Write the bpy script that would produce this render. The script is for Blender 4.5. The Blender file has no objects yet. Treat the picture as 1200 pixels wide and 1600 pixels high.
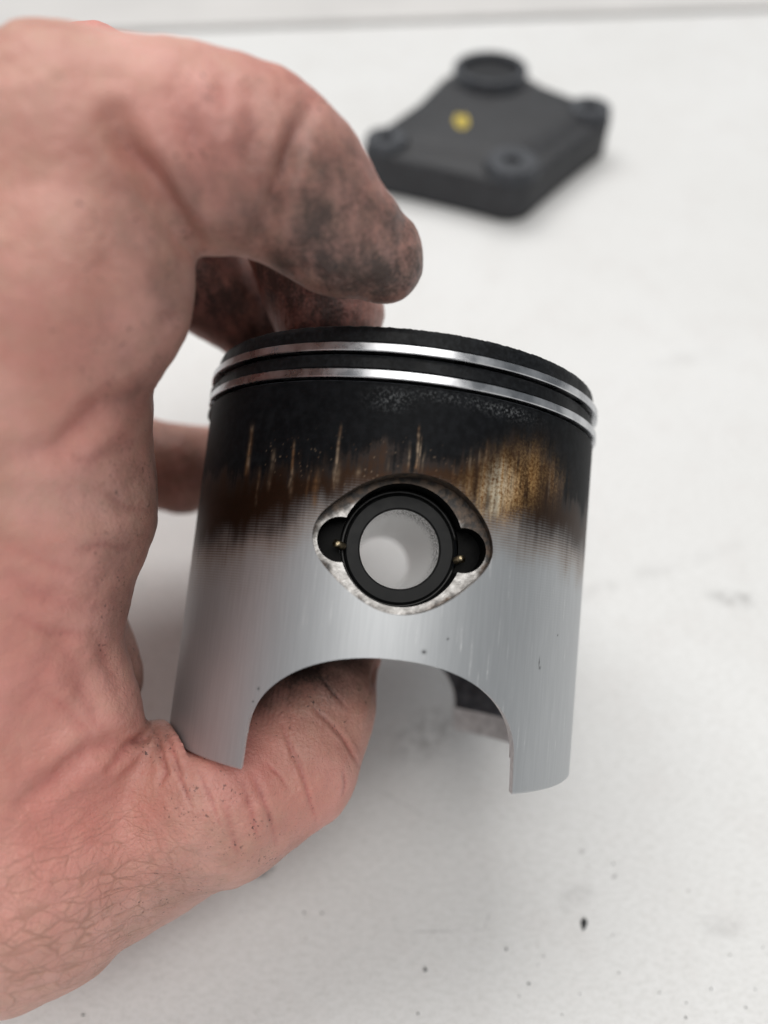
import bpy, bmesh, math, random
import numpy as np
from mathutils import Vector, Matrix

random.seed(7)
RNG = np.random.default_rng(7)
S = bpy.context.scene
COL = S.collection
MM = 0.001

# ------------------------------------------------------------------ camera
PITCH = 53.0            # degrees below the horizontal
CAM_H = 147.0           # mm above the table
FPX = 1202.0            # focal length in pixels of the 1200 x 1600 photograph
cd = bpy.data.cameras.new('camera')
cam = bpy.data.objects.new('camera', cd)
COL.objects.link(cam)
cam.location = (0, 0, CAM_H * MM)
cam.rotation_euler = (math.radians(90 - PITCH), 0, 0)
cd.sensor_fit = 'AUTO'
cd.sensor_width = 36.0
cd.lens = FPX / 1600 * 36.0
cd.clip_start = 0.005
cd.clip_end = 20.0
cd.dof.use_dof = True
cd.dof.focus_distance = 0.1005
cd.dof.aperture_fstop = cd.lens / 3.1
cd.dof.aperture_blades = 0
S.camera = cam

# ------------------------------------------------------------------ world and lamps
W = bpy.data.worlds.new('World')
S.world = W
W.use_nodes = True
bgn = W.node_tree.nodes['Background']
bgn.inputs['Color'].default_value = (0.93, 0.97, 1.0, 1)
bgn.inputs['Strength'].default_value = 0.27

def area_light(name, loc, target, sx, sy, power, color):
    ld = bpy.data.lights.new(name, 'AREA')
    ld.shape = 'RECTANGLE'
    ld.size, ld.size_y, ld.energy, ld.color = sx, sy, power, color
    o = bpy.data.objects.new(name, ld)
    COL.objects.link(o)
    o.location = loc
    o.rotation_euler = (Vector(target) - Vector(loc)).to_track_quat('-Z', 'Y').to_euler()
    return o

area_light('ceiling_lamp', (0.10, -0.35, 1.45), (0, 0.1, 0), 1.1, 0.6, 10.5, (1.0, 0.97, 0.93))
area_light('ceiling_lamp', (-0.30, 1.30, 2.00), (0, 0.1, 0), 2.2, 1.2, 36.5, (1.0, 0.98, 0.95))

S.view_settings.view_transform = 'Standard'
S.view_settings.look = 'None'
S.view_settings.gamma = 1.0
S.view_settings.exposure = 0.0
S.render.engine = 'CYCLES'
S.cycles.use_denoising = True
S.cycles.max_bounces = 8

# ------------------------------------------------------------------ frames of reference (mm)
_p = math.radians(PITCH)
FWD = np.array([0, math.cos(_p), -math.sin(_p)])
UP = np.array([0, math.sin(_p), math.cos(_p)])
CAMP = np.array([0, 0, CAM_H])

def cam_to_world(P):
    P = np.asarray(P, float)
    return CAMP + P[..., 0:1] * np.array([1.0, 0, 0]) - P[..., 1:2] * UP + P[..., 2:3] * FWD

def at(px, py, z):
    """camera-frame point (mm) seen at a photograph pixel at depth z"""
    return np.array([(px - 600) / FPX * z, (py - 800) / FPX * z, z])

def ground(px, py, h=0.0):
    """world point (mm) at height h seen at a photograph pixel"""
    d = cam_to_world(np.array([(px - 600) / FPX, (py - 800) / FPX, 1.0])) - CAMP
    return CAMP + d * ((h - CAM_H) / d[2])

# piston axes in the camera frame (held tilted in the hand), columns = piston X, Y, Z
PM = np.array([[0.992953, -0.059877, 0.10227],
               [0.108526, 0.112759, -0.987678],
               [0.047607, 0.991817, 0.118463]])
PT = np.array([0.656, 7.284, 121.807])

# ------------------------------------------------------------------ helpers
def tag(o, label=None, cat=None, group=None, kind=None):
    if label: o['label'] = label
    if cat: o['category'] = cat
    if group: o['group'] = group
    if kind: o['kind'] = kind
    return o

def empty(name, matrix):
    o = bpy.data.objects.new(name, None)
    o.empty_display_size = 0.01
    COL.objects.link(o)
    o.matrix_world = matrix
    return o

def obj(name, verts, faces, mat, parent=None, smooth=True, sharp=None):
    me = bpy.data.meshes.new(name)
    me.from_pydata([tuple(v) for v in np.asarray(verts, float)], [], [tuple(f) for f in faces])
    me.update()
    return link_mesh(name, me, mat, parent, smooth, sharp)

def link_mesh(name, me, mat, parent=None, smooth=True, sharp=None):
    me.materials.clear()
    if mat is not None:
        for m in (mat if isinstance(mat, (list, tuple)) else [mat]):
            me.materials.append(m)
    if smooth:
        me.polygons.foreach_set('use_smooth', np.ones(len(me.polygons), bool))
    if sharp:
        me.set_sharp_from_angle(angle=math.radians(sharp))
    o = bpy.data.objects.new(name, me)
    COL.objects.link(o)
    if parent: o.parent = parent
    return o

def fast_mesh(name, V, Q):
    """mesh from arrays of vertices and quads"""
    me = bpy.data.meshes.new(name)
    V = np.ascontiguousarray(V, np.float32); Q = np.ascontiguousarray(Q, np.int32)
    me.vertices.add(len(V)); me.vertices.foreach_set('co', V.ravel())
    k = Q.shape[1]
    me.loops.add(Q.size); me.loops.foreach_set('vertex_index', Q.ravel())
    me.polygons.add(len(Q))
    me.polygons.foreach_set('loop_start', np.arange(len(Q), dtype=np.int32) * k)
    me.update(calc_edges=True)
    me.validate()
    return me

def attr(me, name, vals):
    a = me.attributes.new(name, 'FLOAT', 'POINT')
    a.data.foreach_set('value', np.ascontiguousarray(vals, np.float32))

def lathe(profile, angles, axis='Z', closed=True):
    """profile list of (r, h) revolved; closed profile -> torus-like, else capped at r=0 ends by caller"""
    n, m = len(profile), len(angles)
    pr = np.array(profile, float); an = np.asarray(angles, float)
    X = pr[:, 0][:, None] * np.sin(an)[None]; Y = -pr[:, 0][:, None] * np.cos(an)[None]
    Z = np.repeat(pr[:, 1][:, None], m, 1)
    V = np.stack([X, Y, Z], -1).reshape(-1, 3)
    if axis == 'Y':
        V = V[:, [0, 2, 1]] * np.array([1, 1, -1])
    i = np.arange(n if closed else n - 1)[:, None]; j = np.arange(m)[None]
    i2 = (i + 1) % n; j2 = (j + 1) % m
    Q = np.stack([i * m + j, i * m + j2, i2 * m + j2, i2 * m + j], -1).reshape(-1, 4)
    return V, Q

def smooth01(x):
    x = np.clip(x, 0, 1); return x * x * (3 - 2 * x)

def vnoise1(x, seed):
    r = np.random.default_rng(seed).random(4096)
    i = np.floor(x).astype(int); f = x - i
    f = f * f * (3 - 2 * f)
    return r[i % 4096] * (1 - f) + r[(i + 1) % 4096] * f

def vnoise2(x, y, seed):
    r = np.random.default_rng(seed).random((256, 256))
    i = np.floor(x).astype(int); j = np.floor(y).astype(int); fx = x - i; fy = y - j
    fx = fx * fx * (3 - 2 * fx); fy = fy * fy * (3 - 2 * fy)
    g = lambda a, b: r[a % 256, b % 256]
    return (g(i, j) * (1 - fx) + g(i + 1, j) * fx) * (1 - fy) + (g(i, j + 1) * (1 - fx) + g(i + 1, j + 1) * fx) * fy

def fbm2(x, y, seed, oct=4):
    t = 0; a = 0.5
    for k in range(oct):
        t = t + a * vnoise2(x * 2 ** k + 17 * k, y * 2 ** k + 31 * k, seed + k); a *= 0.5
    return t / (1 - 0.5 ** oct)

# ------------------------------------------------------------------ node helper
class NT:
    def __init__(self, name):
        self.m = bpy.data.materials.new(name); self.m.use_nodes = True
        self.t = self.m.node_tree; self.t.nodes.clear()
        self.out = self.n('ShaderNodeOutputMaterial')
        self.b = self.n('ShaderNodeBsdfPrincipled')
        self.l(self.b.outputs[0], self.out.inputs['Surface'])
    def n(self, t, **k):
        x = self.t.nodes.new(t)
        for a, v in k.items(): setattr(x, a, v)
        return x
    def l(self, a, b): self.t.links.new(a, b)
    def put(self, v, sock):
        if isinstance(v, bpy.types.NodeSocket): self.l(v, sock)
        elif isinstance(v, (tuple, list)) and sock.type == 'RGBA': sock.default_value = (*v[:3], 1)
        else: sock.default_value = v
    def bs(self, name, v): self.put(v, self.b.inputs[name])
    def math(self, op, a, b=0.0, c=None, clamp=False):
        x = self.n('ShaderNodeMath', operation=op, use_clamp=clamp)
        self.put(a, x.inputs[0]); self.put(b, x.inputs[1])
        if c is not None: self.put(c, x.inputs[2])
        return x.outputs[0]
    def mix(self, f, a, b, blend='MIX'):
        x = self.n('ShaderNodeMix', data_type='RGBA', blend_type=blend)
        self.put(f, x.inputs[0]); self.put(a, x.inputs[6]); self.put(b, x.inputs[7])
        return x.outputs[2]
    def attr(self, name): return self.n('ShaderNodeAttribute', attribute_name=name).outputs['Fac']
    def coord(self): return self.n('ShaderNodeTexCoord').outputs['Object']
    def scale(self, v, s, loc=(0, 0, 0), rot=(0, 0, 0)):
        x = self.n('ShaderNodeMapping'); self.put(v, x.inputs[0])
        x.inputs['Scale'].default_value = s; x.inputs['Location'].default_value = loc; x.inputs['Rotation'].default_value = rot
        return x.outputs[0]
    def noise(self, v, sc, det=3.0, rough=0.55):
        x = self.n('ShaderNodeTexNoise'); self.put(v, x.inputs['Vector'])
        x.inputs['Scale'].default_value = sc; x.inputs['Detail'].default_value = det; x.inputs['Roughness'].default_value = rough
        return x.outputs[0]
    def voronoi(self, v, sc, feature='F1', rnd=1.0):
        x = self.n('ShaderNodeTexVoronoi', feature=feature); self.put(v, x.inputs['Vector'])
        x.inputs['Scale'].default_value = sc; x.inputs['Randomness'].default_value = rnd
        return x.outputs['Distance']
    def ramp(self, f, lo, hi, a=0.0, b=1.0):
        x = self.n('ShaderNodeMapRange', interpolation_type='SMOOTHSTEP'); self.put(f, x.inputs[0])
        for i, v in enumerate((lo, hi, a, b)): x.inputs[i + 1].default_value = v
        return x.outputs[0]
    def bump(self, h, strength, dist, prev=None):
        x = self.n('ShaderNodeBump'); x.inputs['Strength'].default_value = strength; x.inputs['Distance'].default_value = dist
        self.put(h, x.inputs['Height'])
        if prev is not None: self.l(prev, x.inputs['Normal'])
        return x.outputs[0]

# ------------------------------------------------------------------ materials
def mat_skirt():
    k = NT('sooted_aluminium'); co = k.coord()
    soot, brown, gold, ear = k.attr('soot'), k.attr('brown'), k.attr('gold'), k.attr('scuff')
    sep = k.n('ShaderNodeSeparateXYZ'); k.l(co, sep.inputs[0])
    # fine turning marks left by the lathe: 0.33 mm pitch
    ln = k.math('SINE', k.math('MULTIPLY', sep.outputs[2], 2 * math.pi / (0.34 * MM)))
    ln01 = k.math('MULTIPLY_ADD', ln, 0.5, 0.5)
    fine = k.noise(co, 2600, 4, 0.65)
    grain = k.noise(k.scale(co, (1, 1, 0.045)), 3200, 3, 0.6)
    grain2 = k.noise(k.scale(co, (1, 1, 0.10)), 700, 3, 0.6)
    alu = k.mix(k.ramp(grain, 0.3, 0.75), (0.47, 0.485, 0.50), (0.515, 0.53, 0.545))
    alu = k.mix(k.attr('scr'), alu, (0.90, 0.90, 0.90))
    goldc = k.mix(k.ramp(fine, 0.35, 0.7), (0.32, 0.14, 0.04), (0.86, 0.52, 0.21))
    goldc = k.mix(k.math('MULTIPLY', k.attr('glint'), k.ramp(k.math('ADD', k.math('MULTIPLY', fine, 0.5), k.math('MULTIPLY', grain, 0.5)), 0.36, 0.58)), goldc, k.mix(fine, (1.0, 0.74, 0.42), (1.0, 0.94, 0.78)))
    # varnish stays in the turning grooves
    tr = k.math('MULTIPLY', brown, k.math('SUBTRACT', 1.0, brown))
    bf = k.math('ADD', brown, k.math('MULTIPLY', k.math('MULTIPLY', tr, k.math('SUBTRACT', ln01, 0.5)), 1.5), clamp=True)
    bf = k.math('ADD', bf, k.math('MULTIPLY', k.math('MULTIPLY', tr, k.math('SUBTRACT', grain2, 0.5)), 0.5), clamp=True)
    brc = k.mix(k.ramp(brown, 0.25, 0.9), (0.21, 0.115, 0.05), (0.036, 0.018, 0.010))
    c = k.mix(bf, alu, brc)
    gf = k.math('MULTIPLY', gold, k.ramp(k.math('ADD', k.math('MULTIPLY', grain2, 1.0), k.math('MULTIPLY', fine, 0.2)), 0.32, 0.66), clamp=True)
    ts = k.math('MULTIPLY', soot, k.math('SUBTRACT', 1.0, soot))
    sf = k.math('ADD', soot, k.math('MULTIPLY', k.math('MULTIPLY', ts, k.math('SUBTRACT', fine, 0.5)), 3.0), clamp=True)
    sootc = k.mix(k.ramp(k.noise(co, 900, 4), 0.3, 0.8), (0.0035, 0.004, 0.005), (0.010, 0.011, 0.013))
    sootc = k.mix(k.math('MULTIPLY', ear, k.ramp(fine, 0.45, 0.7)), sootc, (0.12, 0.125, 0.13))
    c = k.mix(sf, c, sootc)
    c = k.mix(gf, c, goldc)
    tanf = k.math('MULTIPLY', k.attr('tan'), k.ramp(k.noise(k.scale(co, (1, 1, 0.25)), 2600, 3, 0.6), 0.3, 0.6, 0.45, 1.0))
    c = k.mix(tanf, c, k.mix(k.ramp(k.noise(co, 300, 2), 0.4, 0.6), (0.20, 0.105, 0.05), (0.36, 0.27, 0.19)))
    k.bs('Base Color', c)
    nm = k.math('MULTIPLY', sf, k.math('SUBTRACT', 1.0, k.math('MAXIMUM', gf, k.math('MULTIPLY', tanf, 0.6))))
    k.bs('Metallic', k.math('SUBTRACT', 0.82, k.math('MULTIPLY', nm, 0.78)))
    rr = k.math('ADD', 0.50, k.math('MULTIPLY', nm, 0.08))
    k.bs('Specular IOR Level', k.ramp(nm, 0.5, 1.0, 0.3, 0.09))
    k.bs('Roughness', k.math('ADD', rr, k.math('SUBTRACT', k.math('MULTIPLY', k.math('SUBTRACT', grain, 0.5), 0.03), k.math('MULTIPLY', gf, 0.12))))
    h = k.math('ADD', k.math('MULTIPLY', ln01, k.math('MULTIPLY', k.ramp(sep.outputs[2], -0.012, -0.003, 0.0, 1.0), k.ramp(sep.outputs[2], 0.004, 0.010, 1.0, 0.0))), k.math('MULTIPLY', fine, 0.8))
    n1 = k.bump(h, 0.12, 0.00003)
    n1 = k.bump(grain, 0.02, 0.00004, n1)
    k.bs('Normal', n1)
    return k.m

def mat_land():
    k = NT('carbon_black'); co = k.coord()
    n = k.noise(co, 1500, 5, 0.65); n2 = k.noise(co, 260, 3)
    c = k.mix(k.ramp(n, 0.35, 0.8), (0.004, 0.0045, 0.0055), (0.017, 0.019, 0.022))
    k.bs('Specular IOR Level', 0.18)
    k.bs('Base Color', c); k.bs('Roughness', k.ramp(n2, 0.3, 0.7, 0.42, 0.6))
    k.bs('Normal', k.bump(n, 0.5, 0.00012))
    return k.m

def mat_simple(name, col, metallic=0.0, rough=0.5, var=0.15, scale=900, bump=0.15, bdist=0.00008, spec=0.5):
    k = NT(name); co = k.coord(); n = k.noise(co, scale, 4, 0.6)
    lo = tuple(x * (1 - var) for x in col); hi = tuple(min(1, x * (1 + var)) for x in col)
    k.bs('Base Color', k.mix(k.ramp(n, 0.3, 0.7), lo, hi)); k.bs('Metallic', metallic)
    k.bs('Roughness', k.ramp(n, 0.25, 0.75, rough * 0.88, rough * 1.12)); k.bs('Specular IOR Level', spec)
    if bump: k.bs('Normal', k.bump(n, bump, bdist))
    return k.m

def mat_recess():
    k = NT('pitted_cast_aluminium'); co = k.coord()
    sep = k.n('ShaderNodeSeparateXYZ'); k.l(co, sep.inputs[0])
    ax = k.math('POWER', k.math('DIVIDE', k.math('ABSOLUTE', sep.outputs[0]), 11.2 * MM), 1.45)
    az_ = k.math('POWER', k.math('DIVIDE', k.math('ABSOLUTE', sep.outputs[2]), 8.6 * MM), 1.45)
    edge_ = k.ramp(k.math('ADD', ax, az_), 0.80, 1.05)
    up = k.ramp(k.math('MULTIPLY_ADD', sep.outputs[0], 0.22, sep.outputs[2]), -0.004, 0.010)
    n = k.noise(co, 1100, 3, 0.55); n2 = k.noise(co, 380, 4, 0.65); n3 = k.noise(co, 2400, 2, 0.5)
    c = k.mix(k.ramp(n, 0.3, 0.75), (0.34, 0.33, 0.32), (0.60, 0.59, 0.58))
    st = k.math('ADD', k.math('MULTIPLY', up, 0.75), k.math('MULTIPLY', edge_, 0.55))
    st = k.ramp(k.math('ADD', st, k.math('MULTIPLY', k.math('SUBTRACT', n2, 0.5), 1.7)), 0.2, 0.8)
    br = k.mix(k.ramp(n, 0.35, 0.7), (0.018, 0.014, 0.012), (0.11, 0.07, 0.045))
    k.bs('Base Color', k.mix(st, c, br)); k.bs('Metallic', k.math('SUBTRACT', 0.85, k.math('MULTIPLY', st, 0.65)))
    k.bs('Roughness', 0.46); k.bs('Normal', k.bump(n3, 0.25, 0.00012, k.bump(n, 0.3, 0.0002)))
    return k.m

def mat_ring():
    k = NT('polished_ring_steel'); co = k.coord()
    n = k.noise(co, 300, 3); s = k.noise(k.scale(co, (0.3, 0.3, 12)), 900, 2)
    k.bs('Base Color', k.mix(k.ramp(n, 0.3, 0.7), (0.36, 0.37, 0.39), (0.66, 0.67, 0.69)))
    k.bs('Metallic', 1.0); k.bs('Roughness', k.ramp(n, 0.3, 0.7, 0.24, 0.36)); k.bs('Normal', k.bump(s, 0.08, 0.00003))
    return k.m

def mat_pin_bore():
    k = NT('bright_pin_bore'); co = k.coord()
    sp = k.attr('specks')
    n = k.noise(co, 3800, 2, 0.5)
    spk = k.ramp(k.math('ADD', n, k.math('MULTIPLY', sp, 0.26)), 0.70, 0.78)
    k.bs('Base Color', k.mix(spk, (0.96, 0.96, 0.955), (0.03, 0.03, 0.03)))
    k.bs('Metallic', k.math('MULTIPLY', k.math('SUBTRACT', 1.0, spk), 0.45)); k.bs('Roughness', 0.28)
    return k.m

def mat_skin():
    k = NT('skin'); co = k.coord()
    dirt_shade, red, wr, ridge = k.attr('dirt_shade'), k.attr('red'), k.attr('wrinkle'), k.attr('ridge')
    mot = k.noise(co, 90, 4, 0.55); mot2 = k.noise(co, 420, 4, 0.6); fine = k.noise(co, 2200, 3, 0.6)
    c = k.mix(k.ramp(mot, 0.3, 0.72), (0.57, 0.28, 0.22), (0.76, 0.42, 0.355))
    c = k.mix(k.math('MULTIPLY', k.ramp(mot2, 0.38, 0.7), 0.42), c, (0.62, 0.40, 0.30))
    c = k.mix(red, c, (0.75, 0.25, 0.22))
    wr = k.math('MAXIMUM', wr, 0.22)
    # lattice of skin creases
    warp = k.n('ShaderNodeVectorMath', operation='ADD'); k.l(co, warp.inputs[0])
    nz = k.n('ShaderNodeTexNoise'); k.l(co, nz.inputs['Vector']); nz.inputs['Scale'].default_value = 260
    sv = k.n('ShaderNodeVectorMath', operation='SCALE'); k.l(nz.outputs['Color'], sv.inputs[0]); sv.inputs['Scale'].default_value = 0.0024
    k.l(sv.outputs[0], warp.inputs[1])
    dx_ = k.n('ShaderNodeVectorMath', operation='DOT_PRODUCT'); k.l(warp.outputs[0], dx_.inputs[0]); dx_.inputs[1].default_value = (1, 0, 0)
    dy_ = k.n('ShaderNodeVectorMath', operation='DOT_PRODUCT'); k.l(warp.outputs[0], dy_.inputs[0]); dy_.inputs[1].default_value = tuple(UP)
    cb = k.n('ShaderNodeCombineXYZ'); k.l(dx_.outputs['Value'], cb.inputs[0]); k.l(dy_.outputs['Value'], cb.inputs[1])
    def lines(rot, sx, sy, sc, lv, wd):
        f = k.noise(k.scale(cb.outputs[0], (sx, sy, 1), rot=(0, 0, rot)), sc, 2, 0.5)
        g = k.math('ABSOLUTE', k.math('SUBTRACT', k.math('FRACT', k.math('MULTIPLY', f, lv)), 0.5))
        return k.ramp(g, 0.0, wd, 1.0, 0.0)
    la = lines(-0.15, 0.22, 1.0, 170, 5.0, 0.07)
    brk = k.ramp(mot2, 0.32, 0.62, 0.2, 1.0)
    v1 = k.voronoi(k.scale(cb.outputs[0], (0.62, 1, 1), rot=(0, 0, -0.2)), 430, 'DISTANCE_TO_EDGE', 0.85)
    v3 = k.voronoi(k.scale(cb.outputs[0], (1, 0.7, 1), rot=(0, 0, 0.5)), 800, 'DISTANCE_TO_EDGE', 0.9)
    cre = k.math('MULTIPLY', k.ramp(v1, 0.0, 0.075, 1.0, 0.0), brk)
    cre = k.math('MAXIMUM', cre, k.math('MULTIPLY', k.ramp(v3, 0.0, 0.07, 1.0, 0.0), 0.45))
    cre = k.math('MAXIMUM', cre, k.math('MULTIPLY', la, 0.8))
    cre = k.math('MULTIPLY', cre, wr)
    v2 = k.voronoi(co, 1500, 'DISTANCE_TO_EDGE')
    cre = k.math('MULTIPLY', cre, wr)
    cre2 = k.ramp(v2, 0.0, 0.12, 1.0, 0.0)
    c = k.mix(k.math('MULTIPLY', cre, 0.6), c, (0.26, 0.115, 0.07))
    # grime plus painted-in shade on the fingers, in broken patches and in pores
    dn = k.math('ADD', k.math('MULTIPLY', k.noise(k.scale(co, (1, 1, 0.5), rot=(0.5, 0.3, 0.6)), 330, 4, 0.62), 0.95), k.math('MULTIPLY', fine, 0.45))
    df = k.math('MULTIPLY', dirt_shade, k.ramp(dn, 0.42, 0.95, 0.62, 1.3), clamp=True)
    df = k.math('ADD', df, k.math('MULTIPLY', k.math('MULTIPLY', dirt_shade, cre2), 0.12), clamp=True)
    dc = k.mix(dirt_shade, (0.095, 0.056, 0.04), (0.024, 0.021, 0.02))
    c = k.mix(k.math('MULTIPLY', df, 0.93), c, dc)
    # grit caught in pores
    pores = k.math('MULTIPLY', k.ramp(k.noise(co, 2300, 2, 0.5), 0.62, 0.68), k.ramp(k.noise(co, 330, 2), 0.45, 0.62))
    c = k.mix(k.math('MULTIPLY', pores, k.ramp(dirt_shade, 0.02, 0.2, 0.0, 0.8)), c, (0.03, 0.022, 0.02))
    k.bs('Base Color', c)
    k.bs('Subsurface Weight', 0.12); k.bs('Subsurface Radius', (1.0, 0.35, 0.2)); k.bs('Subsurface Scale', 0.0016)
    k.bs('Roughness', k.ramp(mot2, 0.3, 0.7, 0.38, 0.52)); k.bs('Specular IOR Level', 0.5)
    wv = k.n('ShaderNodeTexWave', wave_type='BANDS', bands_direction='X')
    k.l(k.scale(co, (1, 0.2, 0.2), rot=(0, 0, 0.25)), wv.inputs[0]); wv.inputs['Scale'].default_value = 430
    wv.inputs['Distortion'].default_value = 5.0; wv.inputs['Detail'].default_value = 1.0; wv.inputs['Detail Scale'].default_value = 0.25
    n = k.bump(k.math('MULTIPLY', cre, -1.0), 0.5, 0.00025)
    n = k.bump(k.math('MULTIPLY', cre2, -1.0), 0.22, 0.00013, n)
    n = k.bump(fine, 0.6, 0.0002, n)
    n = k.bump(k.noise(co, 620, 3, 0.6), 0.45, 0.0004, n)
    n = k.bump(k.math('MULTIPLY', wv.outputs[1], ridge), 0.25, 0.00018, n)
    k.bs('Normal', n)
    return k.m

def mat_table(smudges):
    k = NT('white_card'); co = k.coord()
    big = k.noise(co, 7, 4, 0.6); mid = k.noise(co, 70, 4, 0.6); fib = k.noise(co, 2400, 4, 0.7); fib2 = k.noise(k.scale(co, (1, 2.2, 1), rot=(0, 0, 0.6)), 600, 3, 0.6)
    c = k.mix(k.ramp(big, 0.3, 0.7), (0.78, 0.78, 0.775), (0.83, 0.833, 0.835))
    c = k.mix(k.math('MULTIPLY', k.ramp(mid, 0.45, 0.75), 0.35), c, (0.72, 0.70, 0.69))
    c = k.mix(k.math('MULTIPLY', k.ramp(k.math('ADD', k.math('MULTIPLY', fib, 0.6), k.math('MULTIPLY', fib2, 0.4)), 0.42, 0.66), 0.5), c, (0.56, 0.56, 0.54))
    pep = k.ramp(k.noise(co, 950, 1, 0.3), 0.765, 0.79)
    c = k.mix(k.math('MULTIPLY', pep, 0.35), c, (0.25, 0.23, 0.21))
    for (x, y, sx, sy, rot, amt, nsc) in smudges:
        mp = k.n('ShaderNodeMapping', vector_type='TEXTURE'); k.l(co, mp.inputs[0])
        mp.inputs['Location'].default_value = (x * MM, y * MM, 0); mp.inputs['Rotation'].default_value = (0, 0, rot)
        mp.inputs['Scale'].default_value = (sx * MM, sy * MM, 1)
        ln = k.n('ShaderNodeVectorMath', operation='LENGTH'); k.l(mp.outputs[0], ln.inputs[0])
        f = k.ramp(ln.outputs['Value'], 0.2, 1.0, 1.0, 0.0)
        f = k.math('MULTIPLY', f, k.ramp(k.noise(co, nsc, 4, 0.65), 0.35, 0.7))
        c = k.mix(k.math('MULTIPLY', f, min(0.9, amt * 1.35)), c, (0.16, 0.15, 0.145))
    k.bs('Base Color', c); k.bs('Roughness', 0.5); k.bs('Specular IOR Level', 0.18)
    k.bs('Normal', k.bump(fib, 0.3, 0.00012, k.bump(fib2, 0.2, 0.0002)))
    return k.m

# ------------------------------------------------------------------ table and backboard
e0, e1 = ground(-300, 70), ground(1500, 8)
ed = (e1 - e0)[:2]; ed /= np.linalg.norm(ed); en = np.array([-ed[1], ed[0]])   # along and beyond the board
sm = []
for (px, py, sx, sy, rot, amt, nsc) in [(1165, 940, 11, 3.0, -0.25, 0.5, 160), (405, 1360, 4, 2.4, 0.3, 0.8, 500),
                                        (670, 1145, 12, 7, 0.5, 0.35, 300), (1130, 1445, 6, 3.0, 0.0, 0.16, 300),
                                        (690, 1455, 11, 0.28, 0.03, 0.45, 300), (760, 1440, 2.2, 0.25, 1.1, 0.4, 300),
                                        (900, 1400, 5, 3.0, 0.4, 0.18, 300), (1080, 560, 18, 4, 0.2, 0.10, 150), (620, 1250, 9, 0.3, -0.5, 0.5, 250),
                                        (910, 1330, 1.0, 0.6, 0.3, 0.8, 300), (960, 1370, 0.9, 0.5, 0.3, 0.8, 300), (1000, 900, 40, 3, 0.35, 0.10, 120)]:
    g = ground(px, py); sm.append((g[0], g[1], sx, sy, rot, amt, nsc))
mid = (e0 + e1)[:2] / 2
def plan(a, b): return mid + ed * a + en * b
v = [(*plan(a, b), 0) for a, b in ((-1500, -1500), (1500, -1500), (1500, 1500), (-1500, 1500))]
table = obj('tabletop', np.array(v) * MM, [(0, 1, 2, 3)], mat_table(sm))
tag(table, 'white card covered tabletop with dirty specks and faint smears', kind='structure')
bv = []
for z in (0.0, 2.5):
    for a, b in ((-900, 0), (900, 0), (900, 700), (-900, 700)):
        bv.append((*plan(a, b), z))
board = obj('board', np.array(bv) * MM, [(0, 1, 5, 4), (1, 2, 6, 5), (2, 3, 7, 6), (3, 0, 4, 7), (4, 5, 6, 7), (3, 2, 1, 0)],
            mat_simple('painted_board', (0.66, 0.645, 0.635), rough=0.6, var=0.03, scale=20, bump=0.05), smooth=False)
tag(board, 'pale grey flat board lying beyond the back edge of the white card', 'board', kind='structure')

# ------------------------------------------------------------------ piston
m4 = np.eye(4)
ctr = cam_to_world(PT)
for c in range(3):
    m4[:3, c] = cam_to_world(PM[:, c]) - CAMP
m4[:3, 3] = ctr * MM
piston = empty('piston', Matrix(m4.tolist()))
tag(piston, 'two-stroke piston with soot blackened top and bare aluminium skirt, held between thumb and fingers', 'piston')

R = 30.0
EYE = [(-11, 1.8), (-10.3, 3.1), (-9.1, 4.3), (-7.7, 5.5), (-6.2, 6.6), (-4.8, 7.4), (-3.3, 8.05), (-1.8, 8.5), (-.2, 8.7), (1.4, 8.75), (2.9, 8.6), (4.6, 8.2),
       (6.2, 7.4), (7.7, 6.3), (9, 5.0), (10.1, 3.6), (10.8, 2.2), (11.15, 0.9), (11.1, -.3), (10.7, -1.4), (10.0, -2.5), (8.8, -3.8), (7.4, -5.1), (5.9, -6.3), (4.4, -7.2),
       (2.9, -7.9), (1.4, -8.3), (0, -8.42), (-1.6, -8.3), (-3.2, -7.8), (-4.8, -7.0), (-6.5, -5.9), (-8.1, -4.6), (-9.4, -3.4), (-10.4, -2.2), (-11.05, -0.8), (-11.2, 0.5)]

def resample_closed(pts, n):
    P = np.array(pts, float)
    for _ in range(2):                                   # Chaikin-like rounding
        P = np.stack([0.75 * P + 0.25 * np.roll(P, -1, 0), 0.25 * P + 0.75 * np.roll(P, -1, 0)], 1).reshape(-1, 2)
    d = np.r_[0, np.cumsum(np.linalg.norm(np.roll(P, -1, 0) - P, axis=1))]
    Pc = np.vstack([P, P[:1]]); t = np.linspace(0, d[-1], n, endpoint=False)
    return np.c_[np.interp(t, d, Pc[:, 0]), np.interp(t, d, Pc[:, 1])]

def prism_y(poly, y0, y1):
    n = len(poly); P = np.array(poly)
    a = 0.5 * np.sum(P[:, 0] * np.roll(P[:, 1], -1) - np.roll(P[:, 0], -1) * P[:, 1])
    if a < 0: P = P[::-1]
    V = np.vstack([np.c_[P[:, 0], np.full(n, y0), P[:, 1]], np.c_[P[:, 0], np.full(n, y1), P[:, 1]]])
    F = [tuple(range(n)), tuple(range(2 * n - 1, n - 1, -1))]
    F += [(i, i + n, (i + 1) % n + n, (i + 1) % n) for i in range(n)]
    return V, F

def prism_z(poly, z0, z1):
    n = len(poly); P = np.array(poly)
    V = np.vstack([np.c_[P, np.full(n, z0)], np.c_[P, np.full(n, z1)]])
    F = [tuple(range(n - 1, -1, -1)), tuple(range(n, 2 * n))] + [(i, (i + 1) % n, (i + 1) % n + n, i + n) for i in range(n)]
    return V, F

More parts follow.
